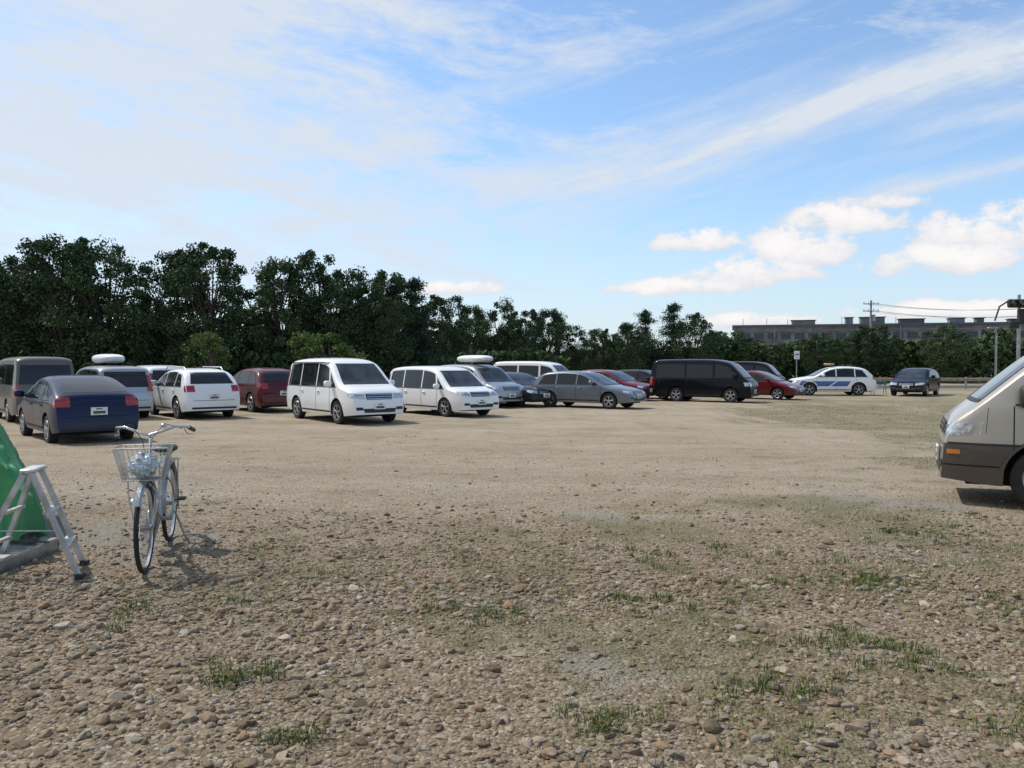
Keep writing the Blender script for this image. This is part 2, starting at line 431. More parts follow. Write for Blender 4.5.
    for wi, w in enumerate(S['wh']):
        for sg in (1, -1):
            Wm = MB(); yo = W-.015; c = (X(w), sg*(yo-.10), r-.005)
            Wm.lathe_y([(-.09, r*.62), (-.10, r*.9), (-.085, r*.985), (-.05, r), (.05, r), (.085, r*.985), (.10, r*.9), (.09, r*.66), (.06, r*.64)], c, M_RUB, 30)
            Wm.lathe_y([(sg*.088, r*.66), (sg*.094, r*.64), (sg*.06, r*.60), (sg*.03, r*.2), (sg*.03, 0.001)], c, M_DARK, 30)
            Wm.lathe_y([(sg*.088, r*.67), (sg*.098, r*.65), (sg*.088, r*.60), (sg*.07, r*.59)], c, rim or M_ALLOY, 30)
            for k in range(5):
                a = 2*math.pi*k/5+.3
                for da in (-.13, .13):
                    Wm.tube([(c[0]+.03*math.cos(a), c[1]+sg*.075, c[2]+.03*math.sin(a)), (c[0]+r*.62*math.cos(a+da), c[1]+sg*.085, c[2]+r*.62*math.sin(a+da))], .017, rim or M_ALLOY, 6)
            Wm.lathe_y([(sg*.05, .06), (sg*.09, .055), (sg*.098, .03), (sg*.098, .001)], c, rim or M_ALLOY, 14)
            Wm.obj(names[(wi, sg)], g, angle=30)
    Ex = MB()
    if 'cargo' in extras:
        Ex.sell((-.1, 0, S['H']*hsc+.21), (2.1, .80, .32), M_WHITEP, .72, 28, 12)
        for x in (-.7, .5): Ex.tube([(x, -W*.72, S['H']*hsc-.02), (x, -W*.66, S['H']*hsc+.06), (x, W*.66, S['H']*hsc+.06), (x, W*.72, S['H']*hsc-.02)], .018, M_BLACK)
    if 'rails' in extras:
        for sg in (1, -1):
            Ex.tube([(.65, sg*W*.66, S['H']*hsc-.08), (.5, sg*W*.66, S['H']*hsc+.03), (-1.2, sg*W*.66, S['H']*hsc+.02), (-1.4, sg*W*.66, S['H']*hsc-.12)], .018, M_ALU)
    if 'lightbar' in extras:
        Ex.tube([(.1, -W*.66, S['H']-.05), (.1, -W*.62, S['H']+.05), (.1, W*.62, S['H']+.05), (.1, W*.66, S['H']-.05)], .02, M_BLACK)
        Ex.box((.1, 0, S['H']+.11), (.30, 1.05, .10), simple('lightbar_lens', (.45, .25, .05), .2, 0, 1), bev=.03)
        for x in (-.6, -1.0): Ex.tube([(x, -W*.6, S['H']-.05), (x, -W*.56, S['H']+.06), (x, W*.56, S['H']+.06), (x, W*.6, S['H']-.05)], .015, M_BLACK)
        bl = simple('blue_livery', (.02, .10, .36), .3, 0, .5)
        for sg in (1, -1):
            v, f = ystrip(bvh, [(X(.30), sg*3, .52), (X(1.9), sg*3, .52)], [(X(.45), sg*3, .80), (X(2.3), sg*3, .80)], (0, -sg, 0), 30, 5, .006); Ex.add(v, f, bl)
            v, f = ystrip(bvh, [(X(2.0), sg*3, .52), (X(2.9), sg*3, .52)], [(X(2.4), sg*3, .80), (X(3.1), sg*3, .80)], (0, -sg, 0), 14, 5, .006); Ex.add(v, f, bl)
    if 'visors' in extras:
        for sg in (1, -1):
            v, f = ystrip(bvh, [(X(S['win'][0][2]), sg*3, 1.66), (X(4.3), sg*3, 1.66)], [(X(S['win'][0][2]+.1), sg*3, 1.70), (X(4.3), sg*3, 1.70)], (0, -sg, 0), 24, 1, .03); Ex.add(v, f, M_BLACK)
    if Ex.v: Ex.obj('roof_equipment' if 'visors' not in extras else 'window_visors', g)
    return g

P_WHITE = paint('paint_white', (.80, .80, .79), 0, .07)
P_NAVY = paint('paint_navy', (.006, .011, .045), .0, .02, coat=.4, spec=.12)
P_OLIVE = paint('paint_greige', (.11, .11, .10), .2, .12, coat=.3, spec=.3)
P_SILVER = paint('paint_silver', (.36, .38, .40), .6, .12)
P_MAROON = paint('paint_maroon', (.085, .007, .010), .0, .05, coat=.4, spec=.2)
P_RED = paint('paint_red', (.12, .008, .014), .0, .05, coat=.4, spec=.2)
P_BLUGREY = paint('paint_blue_grey', (.13, .16, .20), .4, .10, coat=.4)
P_BLACK = paint('paint_black', (.005, .006, .009), .0, .008, coat=.28, spec=.08)
P_DKBLUE = paint('paint_dark_blue_grey', (.009, .014, .02), .0, .03, coat=.4, spec=.1)
LOWC = (.095, .078, .068)
P_BROWN = paint('paint_brown_lower', LOWC, .2, .12, coat=.2, spec=.3)
P_BEIGE = paint('paint_two_tone_beige', (.44, .395, .335), .35, .06, lower=LOWC, split=.675, coat=.5)

A, Bk = -40, 140
build_car('van', 'van', (-15.25, 25.4), A, P_OLIVE)
build_car('hatchback_car', 'hatch', (-10.35, 18.9), A-1, P_NAVY)
build_car('minivan', 'minivan', (-13.55, 26.8), A, P_SILVER, hsc=.93, extras=('cargo',))
build_car('minivan', 'minivan', (-14.6, 32.5), A, P_WHITE, hsc=.93)
build_car('suv', 'suv', (-10.85, 27.0), A, P_WHITE, extras=('rails',))
build_car('suv', 'suv', (-9.6, 30.4), A, P_MAROON)
build_car('minivan', 'minivan', (-5.30, 25.0), Bk+3, P_WHITE, extras=('visors',), sc=1.06)
build_car('minivan', 'minivan', (-2.5, 28.0), Bk, P_WHITE, hsc=.92)
build_car('minivan', 'minivan', (-1.5, 33.6), Bk, P_SILVER, extras=('cargo',), hsc=.95)
build_car('compact_car', 'wagon', (.15, 34.0), Bk+5, P_DKBLUE, sc=.95)
build_car('minivan', 'van', (1.2, 43), 120, P_WHITE, sc=.97)
build_car('station_wagon', 'wagon', (3.05, 32.4), 124, P_BLUGREY)
build_car('compact_car', 'wagon', (4.9, 39.5), 130, P_RED)
build_car('sedan_car', 'wagon', (6.9, 41.0), 130, P_BLACK)
build_car('van', 'van', (9.0, 37.6), 121, P_BLACK)
build_car('compact_car', 'hatch', (12.5, 40.4), 130, P_RED, sc=.95)
build_car('van', 'van', (14.3, 49), 120, P_BLACK, sc=.97)
build_car('patrol_suv', 'suv', (18.0, 45.2), -84, P_WHITE, extras=('lightbar',))
build_car('compact_car', 'wagon', (22.7, 45.0), 218, P_BLACK, sc=1.04)
build_car('camper_van', 'nosevan', (7.26, 8.55), -64, P_BEIGE)

# ------------------------------------------------------------------ ground
def grass_amt(x, y):
    x = np.asarray(x, float); y = np.asarray(y, float)
    n = fbm(x*.9+3, y*.9, 31, 4); n2 = fbm(x*.16, y*.16, 41, 3); n3 = fbm(x*3.1, y*3.1, 77, 3)
    right = sstep(-1.0, 5.5, x)*.15*(1-sstep(30, 45, y))+sstep(4, 10, x)*sstep(10, 16, y)*.10
    left = sstep(3, 9, -x)*.06*(1-sstep(9, 13, y))
    bare = sstep(7.5, 12, y)*(1-sstep(3, 9, x-.12*y))*.22
    return sstep(.515, .70, n*.42+n2*.30+n3*.28+right+left-bare)
def stone_amt(x, y):
    x = np.asarray(x, float); y = np.asarray(y, float)
    n = fbm(x*.7, y*.7, 51, 4); n2 = fbm(x*.22, y*.22, 53, 3)
    base = 1-sstep(4.8, 12.0, y+(n2-.5)*6+.06*x)
    return np.clip(base*(.34+1.1*sstep(.32, .60, n))+.03, 0, 1)
def axis(lo, hi, step, far, growth=1.12):
    a = list(np.arange(lo, hi, step)); s = step; p = hi
    while p < far: a.append(p); s *= growth; p += s
    a.append(far)
    return a
pos = axis(0, 9, .07, 1500)
xs = np.array([-p for p in pos[:0:-1]]+pos)
ysx = axis(1.0, 14, .06, 2500)
back = [-300, -120, -60, -30, -15, -8, -4, -2, -1, 0, .5]
ysx = np.array(back+ysx)
gx, gy = np.meshgrid(xs, ysx)
gzv = ground_z(gx, gy)
verts = np.stack([gx.ravel(), gy.ravel(), gzv.ravel()], 1)
nx, ny = len(xs), len(ysx)
i = np.arange(ny-1)[:, None]*nx+np.arange(nx-1)[None, :]
faces = np.stack([i, i+1, i+1+nx, i+nx], -1).reshape(-1, 4)
m, nt, b = newmat('dirt_gravel_ground')
geo = nt.nodes.new('ShaderNodeNewGeometry'); P0 = geo.outputs['Position']
def attr(n_):
    a = nt.nodes.new('ShaderNodeAttribute'); a.attribute_name = n_; return E(nt, a.outputs['Fac'])
ga = attr('grass_amount')
n1 = noise(nt, P0, .35, 4, .6); n2 = noise(nt, P0, 2.2, 5, .65); n3 = noise(nt, P0, 22, 4, .7)
spg = nt.nodes.new('ShaderNodeSeparateXYZ'); nt.links.new(P0, spg.inputs[0])
pxx = E(nt, spg.outputs[0]); py = E(nt, spg.outputs[1])
trk = noise(nt, comb(nt, pxx*.10, py*.75+pxx*.12), 1, 4, .6)
vor = nt.nodes.new('ShaderNodeTexVoronoi'); vor.inputs['Scale'].default_value = 52; nt.links.new(P0, vor.inputs['Vector'])
base = ramp(nt, n2*.55+n1*.45, [(.30, (.115, .083, .050)), (.5, (.195, .148, .096)), (.72, (.28, .228, .162))])
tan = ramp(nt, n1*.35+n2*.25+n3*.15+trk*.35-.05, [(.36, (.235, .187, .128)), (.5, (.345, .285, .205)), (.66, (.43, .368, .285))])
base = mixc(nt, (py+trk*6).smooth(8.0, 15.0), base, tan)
vc = nt.nodes.new('ShaderNodeSeparateColor'); nt.links.new(vor.outputs['Color'], vc.inputs[0])
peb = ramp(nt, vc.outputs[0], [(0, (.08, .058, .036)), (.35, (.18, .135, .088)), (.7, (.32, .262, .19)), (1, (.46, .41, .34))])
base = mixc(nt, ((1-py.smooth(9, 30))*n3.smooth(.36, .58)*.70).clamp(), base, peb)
gp = n1.smooth(.54, .64)*(1-py.smooth(8, 14))*.55
base = mixc(nt, gp.clamp(), base, (.22, .21, .185))
base = mixc(nt, ((1-n2.smooth(.28, .45))*.35).clamp(), base, (.12, .085, .05))
grs = ramp(nt, n3*.5+n2*.5, [(.3, (.05, .055, .02)), (.55, (.12, .118, .046)), (.75, (.24, .20, .10))])
base = mixc(nt, (ga*(n3.smooth(.25, .65)*.8+.2)*.66).clamp(), base, grs)
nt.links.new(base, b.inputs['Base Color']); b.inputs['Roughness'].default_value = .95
b.inputs['Specular IOR Level'].default_value = .1
bn = nt.nodes.new('ShaderNodeBump'); bn.inputs['Strength'].default_value = .9; bn.inputs['Distance'].default_value = .024
hh = n3*.7+n2*.8+(E(nt, vor.outputs['Distance'])*-.6)
nt.links.new(hh.s, bn.inputs['Height']); nt.links.new(bn.outputs[0], b.inputs['Normal'])
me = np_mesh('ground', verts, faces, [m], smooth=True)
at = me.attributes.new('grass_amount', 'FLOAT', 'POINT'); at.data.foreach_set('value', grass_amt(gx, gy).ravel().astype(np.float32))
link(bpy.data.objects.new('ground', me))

import bmesh
def ico(sub):
    bm = bmesh.new(); bmesh.ops.create_icosphere(bm, subdivisions=sub, radius=1)
    v = np.array([p.co[:] for p in bm.verts]); f = np.array([[q.index for q in t.verts] for t in bm.faces]); bm.free(); return v, f
def scatter(N, x0, x1, y0, y1, fn, power=1.0):
    X_ = rng.uniform(x0, x1, N); Y_ = rng.uniform(y0, y1, N)
    k = rng.uniform(0, 1, N) < fn(X_, Y_)**power
    return X_[k], Y_[k]
def stones(X_, Y_, rmed, sig, sub, sink=.28, rmax=.043):
    v, f = ico(sub); N = len(X_)
    r_ = np.minimum(np.exp(rng.normal(math.log(rmed), sig, N)), rmax*rng.uniform(.8, 1.05, N))
    sc = np.stack([r_*rng.uniform(.8, 1.4, N), r_*rng.uniform(.65, 1.1, N), r_*rng.uniform(.42, .8, N)], 1)
    pv = v[None]*(1+rng.uniform(-.2, .2, (N, len(v), 1)))
    for _ in range(4):
        nrm = rng.normal(size=(N, 1, 3)); nrm /= np.linalg.norm(nrm, axis=2, keepdims=True)
        dd = (pv*nrm).sum(2, keepdims=True); lim = rng.uniform(.45, .85, (N, 1, 1))
        pv = pv-nrm*np.maximum(dd-lim, 0)
    pv = pv*sc[:, None, :]
    a = rng.uniform(0, 2*np.pi, N); t = rng.normal(0, .3, N)
    ca, sa_, ct, st = np.cos(a), np.sin(a), np.cos(t), np.sin(t)
    x, y, z = pv[..., 0], pv[..., 1], pv[..., 2]
    y, z = y*ct[:, None]-z*st[:, None], y*st[:, None]+z*ct[:, None]
    x, y = x*ca[:, None]-y*sa_[:, None], x*sa_[:, None]+y*ca[:, None]
    x = x+X_[:, None]; y = y+Y_[:, None]; z = z+(ground_z(X_, Y_)+sc[:, 2]*(.5-sink))[:, None]
    V = np.stack([x, y, z], -1).reshape(-1, 3)
    F = (f[None]+(np.arange(N)*len(v))[:, None, None]).reshape(-1, 3)
    return V, F
m, nt, b = newmat('gravel_stone')
geo = nt.nodes.new('ShaderNodeNewGeometry')
c = ramp(nt, geo.outputs['Random Per Island'], [(0, (.095, .068, .043)), (.2, (.185, .135, .085)), (.42, (.255, .195, .13)), (.6, (.215, .19, .155)), (.8, (.345, .285, .205)), (.92, (.26, .155, .088)), (1, (.46, .41, .34))])
nn = noise(nt, geo.outputs['Position'], 60, 3, .7)
nt.links.new(mixc(nt, nn.smooth(.3, .75)*.6, c, (.19, .145, .094)), b.inputs['Base Color']); b.inputs['Roughness'].default_value = .92
b.inputs['Specular IOR Level'].default_value = .2
M_STONE = m
Vs = []; Fs = []; off = 0
for args in ((10500, -3.9, 3.9, 2.2, 5.8, stone_amt, 1.0, .0158, .42, 2), (30000, -5.5, 5.5, 2.2, 6.8, stone_amt, .75, .0085, .42, 1),
             (19000, -8, 8, 5.0, 10.5, stone_amt, 1.0, .0150, .45, 1), (32000, -13, 13, 6, 20, lambda x, y: stone_amt(x, y)+.06, 1.0, .0095, .45, 1)):
    X_, Y_ = scatter(*args[:7]); V_, F_ = stones(X_, Y_, *args[7:]); Vs.append(V_); Fs.append(F_+off); off += len(V_)
link(bpy.data.objects.new('gravel', np_mesh('gravel', np.concatenate(Vs), np.concatenate(Fs), [M_STONE])))

def blades(TX, TY, per, length, spread, width):
    N = len(TX); X_ = np.repeat(TX, per)+rng.normal(0, spread, N*per); Y_ = np.repeat(TY, per)+rng.normal(0, spread, N*per)
    hs = np.repeat(rng.uniform(.5, 1.3, N), per)
    Ln = length*hs*rng.uniform(.4, 1.3, N*per); a = rng.uniform(0, 2*np.pi, N*per); lean = rng.uniform(.1, 1.1, N*per)
    dx, dy = np.cos(a), np.sin(a); wx, wy = -dy*width, dx*width; z0 = ground_z(X_, Y_)-.004
    def lvl(h, l, w): return (np.stack([X_+dx*l*Ln*lean-wx*w, Y_+dy*l*Ln*lean-wy*w, z0+h*Ln], 1), np.stack([X_+dx*l*Ln*lean+wx*w, Y_+dy*l*Ln*lean+wy*w, z0+h*Ln], 1))
    a0, a1 = lvl(0, 0, 1); b0, b1 = lvl(.55, .35, .8); c0, c1 = lvl(.85, 1.0, .1)
    V = np.stack([a0, a1, b0, b1, c0, c1], 1).reshape(-1, 3)
    o = np.arange(N*per)[:, None]*6
    F = np.concatenate([o+np.array([[0, 1, 3, 2]]), o+np.array([[2, 3, 5, 4]])]); return V, F
def grassmat(name, shift):
    m, nt, b = newmat(name)
    geo = nt.nodes.new('ShaderNodeNewGeometry')
    gn = noise(nt, geo.outputs['Position'], .8, 2)
    rnd = E(nt, geo.outputs['Random Per Island'])
    c = ramp(nt, (rnd*.6+gn*.6-.05-shift).clamp(), [(.1, (.05, .09, .02)), (.42, (.105, .145, .038)), (.62, (.20, .19, .075)), (.9, (.34, .285, .155))])
    nt.links.new(c, b.inputs['Base Color']); b.inputs['Roughness'].default_value = .8; b.inputs['Specular IOR Level'].default_value = .2
    return m
Vs = []; Fs = []; off = 0
for (N, x0, x1, y0, y1, pw, per, ln, sp_, wd) in ((2600, -4.5, 4.5, 2.3, 7, 1.0, 18, .045, .035, .0015), (6000, -9, 10, 6, 14, 1.0, 9, .04, .05, .0025), (6500, -6, 26, 13, 34, 1.0, 6, .05, .12, .005), (900, -30, -4, 10, 22, 1.2, 8, .05, .1, .004)):
    X_, Y_ = scatter(N, x0, x1, y0, y1, grass_amt, pw); V_, F_ = blades(X_, Y_, per, ln, sp_, wd); Vs.append(V_); Fs.append(F_+off); off += len(V_)
link(bpy.data.objects.new('grass', np_mesh('grass', np.concatenate(Vs), np.concatenate(Fs), [grassmat('grass_blades', 0)])))
# scattered green weed clumps
WX = []; WY = []
for (cx_, cy_, n_, sd_) in ((1.95, 4.25, 26, .28), (.35, 3.45, 12, .12), (1.15, 3.75, 12, .14), (-1.35, 3.9, 10, .15), (-.25, 4.9, 10, .2), (2.6, 5.6, 24, .4), (1.5, 6.4, 18, .4), (3.3, 4.9, 14, .25), (-2.2, 5.0, 9, .2), (.9, 5.2, 12, .25), (3.9, 7.2, 20, .5), (-.9, 3.3, 7, .1), (2.3, 3.5, 9, .12), (5.2, 6.2, 14, .4)):
    WX.append(rng.normal(cx_, sd_, n_)); WY.append(rng.normal(cy_, sd_*.6, n_))
V_, F_ = blades(np.concatenate(WX), np.concatenate(WY), 34, .060, .035, .0026)
link(bpy.data.objects.new('weeds', np_mesh('weeds', V_, F_, [grassmat('weed_leaves', .22)])))

# ------------------------------------------------------------------ trees
def leafmat(name, dark, mid, light):
    m, nt, b = newmat(name)
    geo = nt.nodes.new('ShaderNodeNewGeometry'); oi = nt.nodes.new('ShaderNodeObjectInfo')
    n = noise(nt, geo.outputs['Position'], .9, 2, .6)
    f = n*.7+E(nt, geo.outputs['Random Per Island'])*.35+E(nt, oi.outputs['Random'])*.25-.15
    nt.links.new(ramp(nt, f.clamp(), [(.2, dark), (.5, mid), (.8, light)]), b.inputs['Base Color'])
    b.inputs['Roughness'].default_value = .75; b.inputs['Specular IOR Level'].default_value = .12
    return m
M_LEAF = leafmat('leaves', (.024, .046, .023), (.047, .080, .036), (.085, .125, .048))
M_LEAF2 = leafmat('leaves_light', (.06, .10, .03), (.10, .15, .045), (.14, .19, .06))
M_NEEDLE = leafmat('needles', (.018, .038, .024), (.034, .062, .036), (.06, .095, .046))
M_BARK = simple('bark', (.075, .058, .045), .95, var=.25, nscale=8)

def leaf_quads(C, s, asp=.55, flat=0.0):
    N = len(C); u = rng.normal(size=(N, 3)); u[:, 2] *= (1-flat); u /= np.linalg.norm(u, axis=1, keepdims=True)
    w = rng.normal(size=(N, 3)); v = np.cross(u, w)
    if flat > 0: v = np.cross(np.tile([0, 0, 1.], (N, 1))+rng.normal(0, .3, (N, 3)), u)
    v /= np.linalg.norm(v, axis=1, keepdims=True)+1e-9
    s = (s*rng.uniform(.6, 1.3, N))[:, None]
    V = np.stack([C+u*s, C+v*s*asp, C-u*s, C-v*s*asp], 1).reshape(-1, 3)
    return V, np.arange(N*4).reshape(-1, 4)
def tubes_np(T, n=6):
    Vt = []; Ft = []; o = 0
    for p0, p1, r0, r1 in T:
        d = p1-p0; d = d/(np.linalg.norm(d)+1e-9); a = np.array([1., 0, 0]) if abs(d[2]) > .8 else np.array([0, 0, 1.])
        u = np.cross(d, a); u /= np.linalg.norm(u); w = np.cross(d, u)
        for p, r_ in ((p0, r0), (p1, r1)):
            for k in range(n):
                t = 2*math.pi*k/n; Vt.append(p+(u*math.cos(t)+w*math.sin(t))*r_)
        for k in range(n): Ft.append((o+k, o+(k+1) % n, o+n+(k+1) % n, o+n+k))
        o += 2*n
    return np.array(Vt), np.array(Ft)
def broad_tree(name, H, CR, seed, base=.18, leafm=None, nl=17000, ls=.095, nclump=95):
    rs = np.random.default_rng(seed); T = []
    top = np.array([rs.normal(0, .3), rs.normal(0, .3), H*.8])
    pts = [np.zeros(3)]
    for k in range(1, 7): pts.append(top*k/6+np.array([rs.normal(0, .12), rs.normal(0, .12), 0]))
    r0 = H*.022
    for k in range(6): T.append((pts[k], pts[k+1], r0*(1-k/6.5), r0*(1-(k+1)/6.5)))
    cl = []
    for k in range(nclump):
        t = rs.uniform(base, .98); a = rs.uniform(0, 2*np.pi)
        env = math.sin(math.pi*min(1, max(.02, (t-base+.12)/(1.14-base))))**.6
        amp = 1+.30*math.sin(a*2+seed)+.20*math.sin(a*3+seed*2+t*5)
        rad = CR*env*amp*rs.uniform(.35, 1)**.6
        c = np.array([math.cos(a)*rad, math.sin(a)*rad, H*t+rs.normal(0, .15)])
        cl.append((c, rs.uniform(.28, .85)*(1.15-.5*t)*CR/2.2))
        s = pts[min(6, max(1, int((t*.75)*6)))]
        if k % 2 == 0:
            mid = (s+c)/2+np.array([0, 0, -.12*rad]); T.append((s, mid, .05, .035)); T.append((mid, c, .035, .012))
    per = nl//nclump; C = []
    for c, r_ in cl:
        q = rs.normal(size=(per, 3)); q /= np.linalg.norm(q, axis=1, keepdims=True)
        q *= (rs.uniform(0, 1, (per, 1))**.6)*r_*rs.uniform(.85, 1.4); q[:, 2] *= .75
        sh = rs.normal(0, .12, 3)*r_; C.append(c+q+sh*q[:, :1])
    Lv, Lf = leaf_quads(np.concatenate(C), ls)
    Tv, Tf = tubes_np(T)
    V = np.concatenate([Tv, Lv]); F = np.concatenate([Tf, Lf+len(Tv)])
    return np_mesh(name, V, F, [M_BARK, leafm or M_LEAF], np.r_[np.zeros(len(Tf)), np.ones(len(Lf))])
def conifer(name, H, CR, seed, nl=15000):
    rs = np.random.default_rng(seed); T = [(np.zeros(3), np.array([0, 0, H*.95]), H*.02, .015)]; C = []
    for k in range(150):
        t = .06+.92*rs.uniform()**1.0; z = H*t; rad = (CR*(1-t)**.6+.15)*rs.uniform(.5, 1.2)
        a = rs.uniform(0, 2*np.pi)
        tip = np.array([math.cos(a)*rad, math.sin(a)*rad, z+rad*rs.uniform(-.05, .40)])
        o = np.array([0, 0, z]); T.append((o, tip, .03, .008))
        n = int(nl/150*(.35+1.1*rad/CR)); s = rs.uniform(.1, 1.05, (n, 1))
        C.append(o+(tip-o)*s+rs.normal(0, .11+.09*rad, (n, 3))*np.array([1, 1, .8]))
    Lv, Lf = leaf_quads(np.concatenate(C), .095, .4)
    Tv, Tf = tubes_np(T, 5)
    return np_mesh(name, np.concatenate([Tv, Lv]), np.concatenate([Tf, Lf+len(Tv)]), [M_BARK, M_NEEDLE], np.r_[np.zeros(len(Tf)), np.ones(len(Lf))])
BT = [broad_tree('broadleaf_tree', 8, 2.7, s_, base=.10+.03*s_) for s_ in (1, 2, 3, 4)]
CT = [conifer('conifer_tree', 8, 2.3, 11), conifer('conifer_tree', 8, 2.0, 12)]
ST = broad_tree('small_tree', 3, 1.25, 21, base=.12, leafm=M_LEAF2, nl=6000, ls=.075, nclump=45)
def put(me, name, x, y, h, base=8.0, wide=1.0, z=None):
    o = bpy.data.objects.new(name, me); link(o); s = h/base
    o.location = (x, y, (gz(x, y) if z is None else z)-.03); o.scale = (s*wide, s*wide, s); o.rotation_euler = (0, 0, random.uniform(0, 6.28)); return o
TR = [(-41,46,9,0),(-36,50,9.4,1),(-31.5,47,8.8,2),(-27.2,48,9.4,3),(-24.8,49,9.5,1),(-22.4,50,6.0,2),(-20.6,49,8.9,0),(-18.2,48,8.9,3),(-16.0,51,5.4,1),
      (-14.2,49,8.2,2),(-12.2,50,9.0,0),(-10.2,50,7.8,1),(-7.9,51,7.6,3),(-6.3,52,7.4,11),(-4.9,56,6.6,3),(-3.0,60,6.2,2),(-.9,62,6.8,1),(1.2,60,6.0,0),(3.0,64,6.2,2),
      (5.0,66,5.2,1),(7.4,68,4.8,3),(9.6,66,5.2,2),(11.3,68,6.4,10),(13.7,68,7.0,11),(15.3,67,6.2,0),(18.0,72,5.0,0),(20.5,74,4.9,1),(-23.0,55,6.0,0),(-33,55,9.0,3),(-15,56,6.0,1),(-9,57,6.8,2),(-38,56,9,3),(-47,50,9,1),(-29.6,53,7.6,2),(-12,55,7.2,3)]
for k in range(26):
    TR.append((20+k*3.3+random.uniform(-1, 1), 74+random.uniform(-3, 6)+k*.3, random.uniform(3.8, 5.4)+k*.04, random.choice((0, 1, 2, 3))))
for (x, y, h, k) in TR:
    if k >= 10: put(CT[k-10], 'conifer_tree', x, y, h, wide=1.05)
    else: put(BT[k], 'broadleaf_tree', x, y, h*.98, wide=random.uniform(.80, .98)*(1 if x < 20 else 1.25))
put(ST, 'small_tree', -15.6, 41, 3.4, 3, z=-.2); put(ST, 'small_tree', -9.8, 41.5, 3.4, 3, wide=1.15, z=-.2)
N = 80000
tx = rng.uniform(-50, 130, N); depth = rng.uniform(0, 4, N)
top = (3.4+1.6*(1-sstep(-8, 6, tx))+.7*sstep(26, 60, tx))*(.55+.9*fbm(tx*.28, tx*0+5, 61, 4))
hz = top*rng.uniform(0, 1, N)**.85
ty = 70+np.abs(tx)*.10+depth+1.6*vnoise(tx*.5, hz*.8, 66)
Lv, Lf = leaf_quads(np.stack([tx, ty, hz-.2], 1), .26, .7)
link(bpy.data.objects.new('distant_treeline', np_mesh('distant_treeline', Lv, Lf, [leafmat('distant_leaves', (.03, .052, .024), (.06, .092, .04), (.10, .138, .054))])))
N = 38000
tx = rng.uniform(-52, 4, N); hz = (2.6*(.6+.6*fbm(tx*.5, tx*0, 71)))*rng.uniform(0, 1, N)**.8
ty = 47+np.clip((tx+12)*.5, 0, 12)+rng.uniform(0, 3.5, N)+vnoise(tx*.8, hz, 5)*1.5
Lv, Lf = leaf_quads(np.stack([tx, ty, hz-.2], 1), .2)
link(bpy.data.objects.new('hedge', np_mesh('hedge', Lv, Lf, [M_LEAF])))

# ------------------------------------------------------------------ distant long industrial building
a0 = Vector((51, 184, 0)); a1 = Vector((225, 136, 0)); dv = (a1-a0); Lg = dv.length
g = empty('industrial_building', (a0.x, a0.y, -.2), math.atan2(dv.y, dv.x)); D = MB(); GW = MB(); TR_ = MB()
wallm = simple('building_wall', (.17, .18, .195), .85, var=.22, nscale=.25)
winm = simple('building_glass', (.03, .04, .05), .2, spec=.5)
H1 = 10.2
D.box((Lg/2, 9, H1/2), (Lg, 18, H1), wallm)
for fl in range(3):
    zc = 1.9+fl*3.1
    t = 1.5
    while t < Lg-2.5:
        GW.box((t+1.1, -.01, zc), (2.1, .08, 1.35), winm)
        TR_.box((t+1.1, -.07, zc-.78), (2.3, .14, .12), M_CONCD)
        t += 2.9
    TR_.box((Lg/2, -.12, zc+1.25), (Lg, .24, .28), M_CONCD)
t = 0
while t < Lg: TR_.box((t+.15, -.16, H1/2), (.35, .32, H1-.1), M_CONCD); t += 8.7
TR_.box((Lg/2, 8.9, H1+.22), (Lg+.8, 18.9, .44), simple('roof_fascia', (.085, .092, .105), .7))
D.obj('walls', g, smooth=False); GW.obj('windows', g, smooth=False); TR_.obj('cornice_and_pilasters', g, smooth=False)
Q = MB(); t = 3; roof = simple('roof_sheet', (.08, .09, .11), .6); cab = simple('cabinet', (.28, .29, .30), .6)
while t < Lg-6:
    hgt = random.choice((.7, 1.0, 1.5)); ln = random.choice((1.5, 3, 5))
    if random.random() < .65:
        Q.box((t+ln/2, 3.2, H1+.44+hgt/2), (ln, 2.2, hgt), random.choice((roof, M_CONCD, cab)), bev=.08)
        Q.box((t+ln/2, 3.2, H1+.50+hgt), (ln+.5, 2.8, .12), roof)
    if random.random() < .6: Q.tube([(t-1, .8, H1+.4), (t-1, .8, H1+1.6+random.random())], .07, M_STEEL, 6)
    t += ln+random.uniform(1, 5)
Q.obj('rooftop_units', g, smooth=False)

def pole(name, x, y, h):
    g = empty(name, (x, y, -.2)); b = MB()
    b.tube([(0, 0, 0), (0, 0, h)], [.17, .10], M_CONC, 10)
    for z in (h-.4, h-1.2): b.box((0, 0, z), (1.8, .1, .1), M_STEEL)
    for z in (h-.4, h-1.2):
        for xx in (-.8, -.3, .3, .8): b.tube([(xx, 0, z+.05), (xx, 0, z+.25)], .05, M_WHITEP, 6)
    b.tube([(.3, 0, h-2.3), (.3, 0, h-1.6)], .2, M_STEEL, 10)
    b.obj('pole', g); return g
pole('utility_pole', 40.3, 90, 8.9); pole('utility_pole', 62, 84, 8.9); pole('utility_pole', 95, 78, 9)
w = MB()
for (x0, y0, x1, y1) in ((40.3, 90, 62, 84), (62, 84, 95, 78)):
    for zz in (8.3, 7.5):
        for ox in (-.8, .3, .8):
            w.tube([(x0+ox+(x1-x0)*t, y0+(y1-y0)*t, zz-.9*4*t*(1-t)) for t in np.linspace(0, 1, 12)], .012, M_BLACK, 4)
w.obj('overhead_wires')

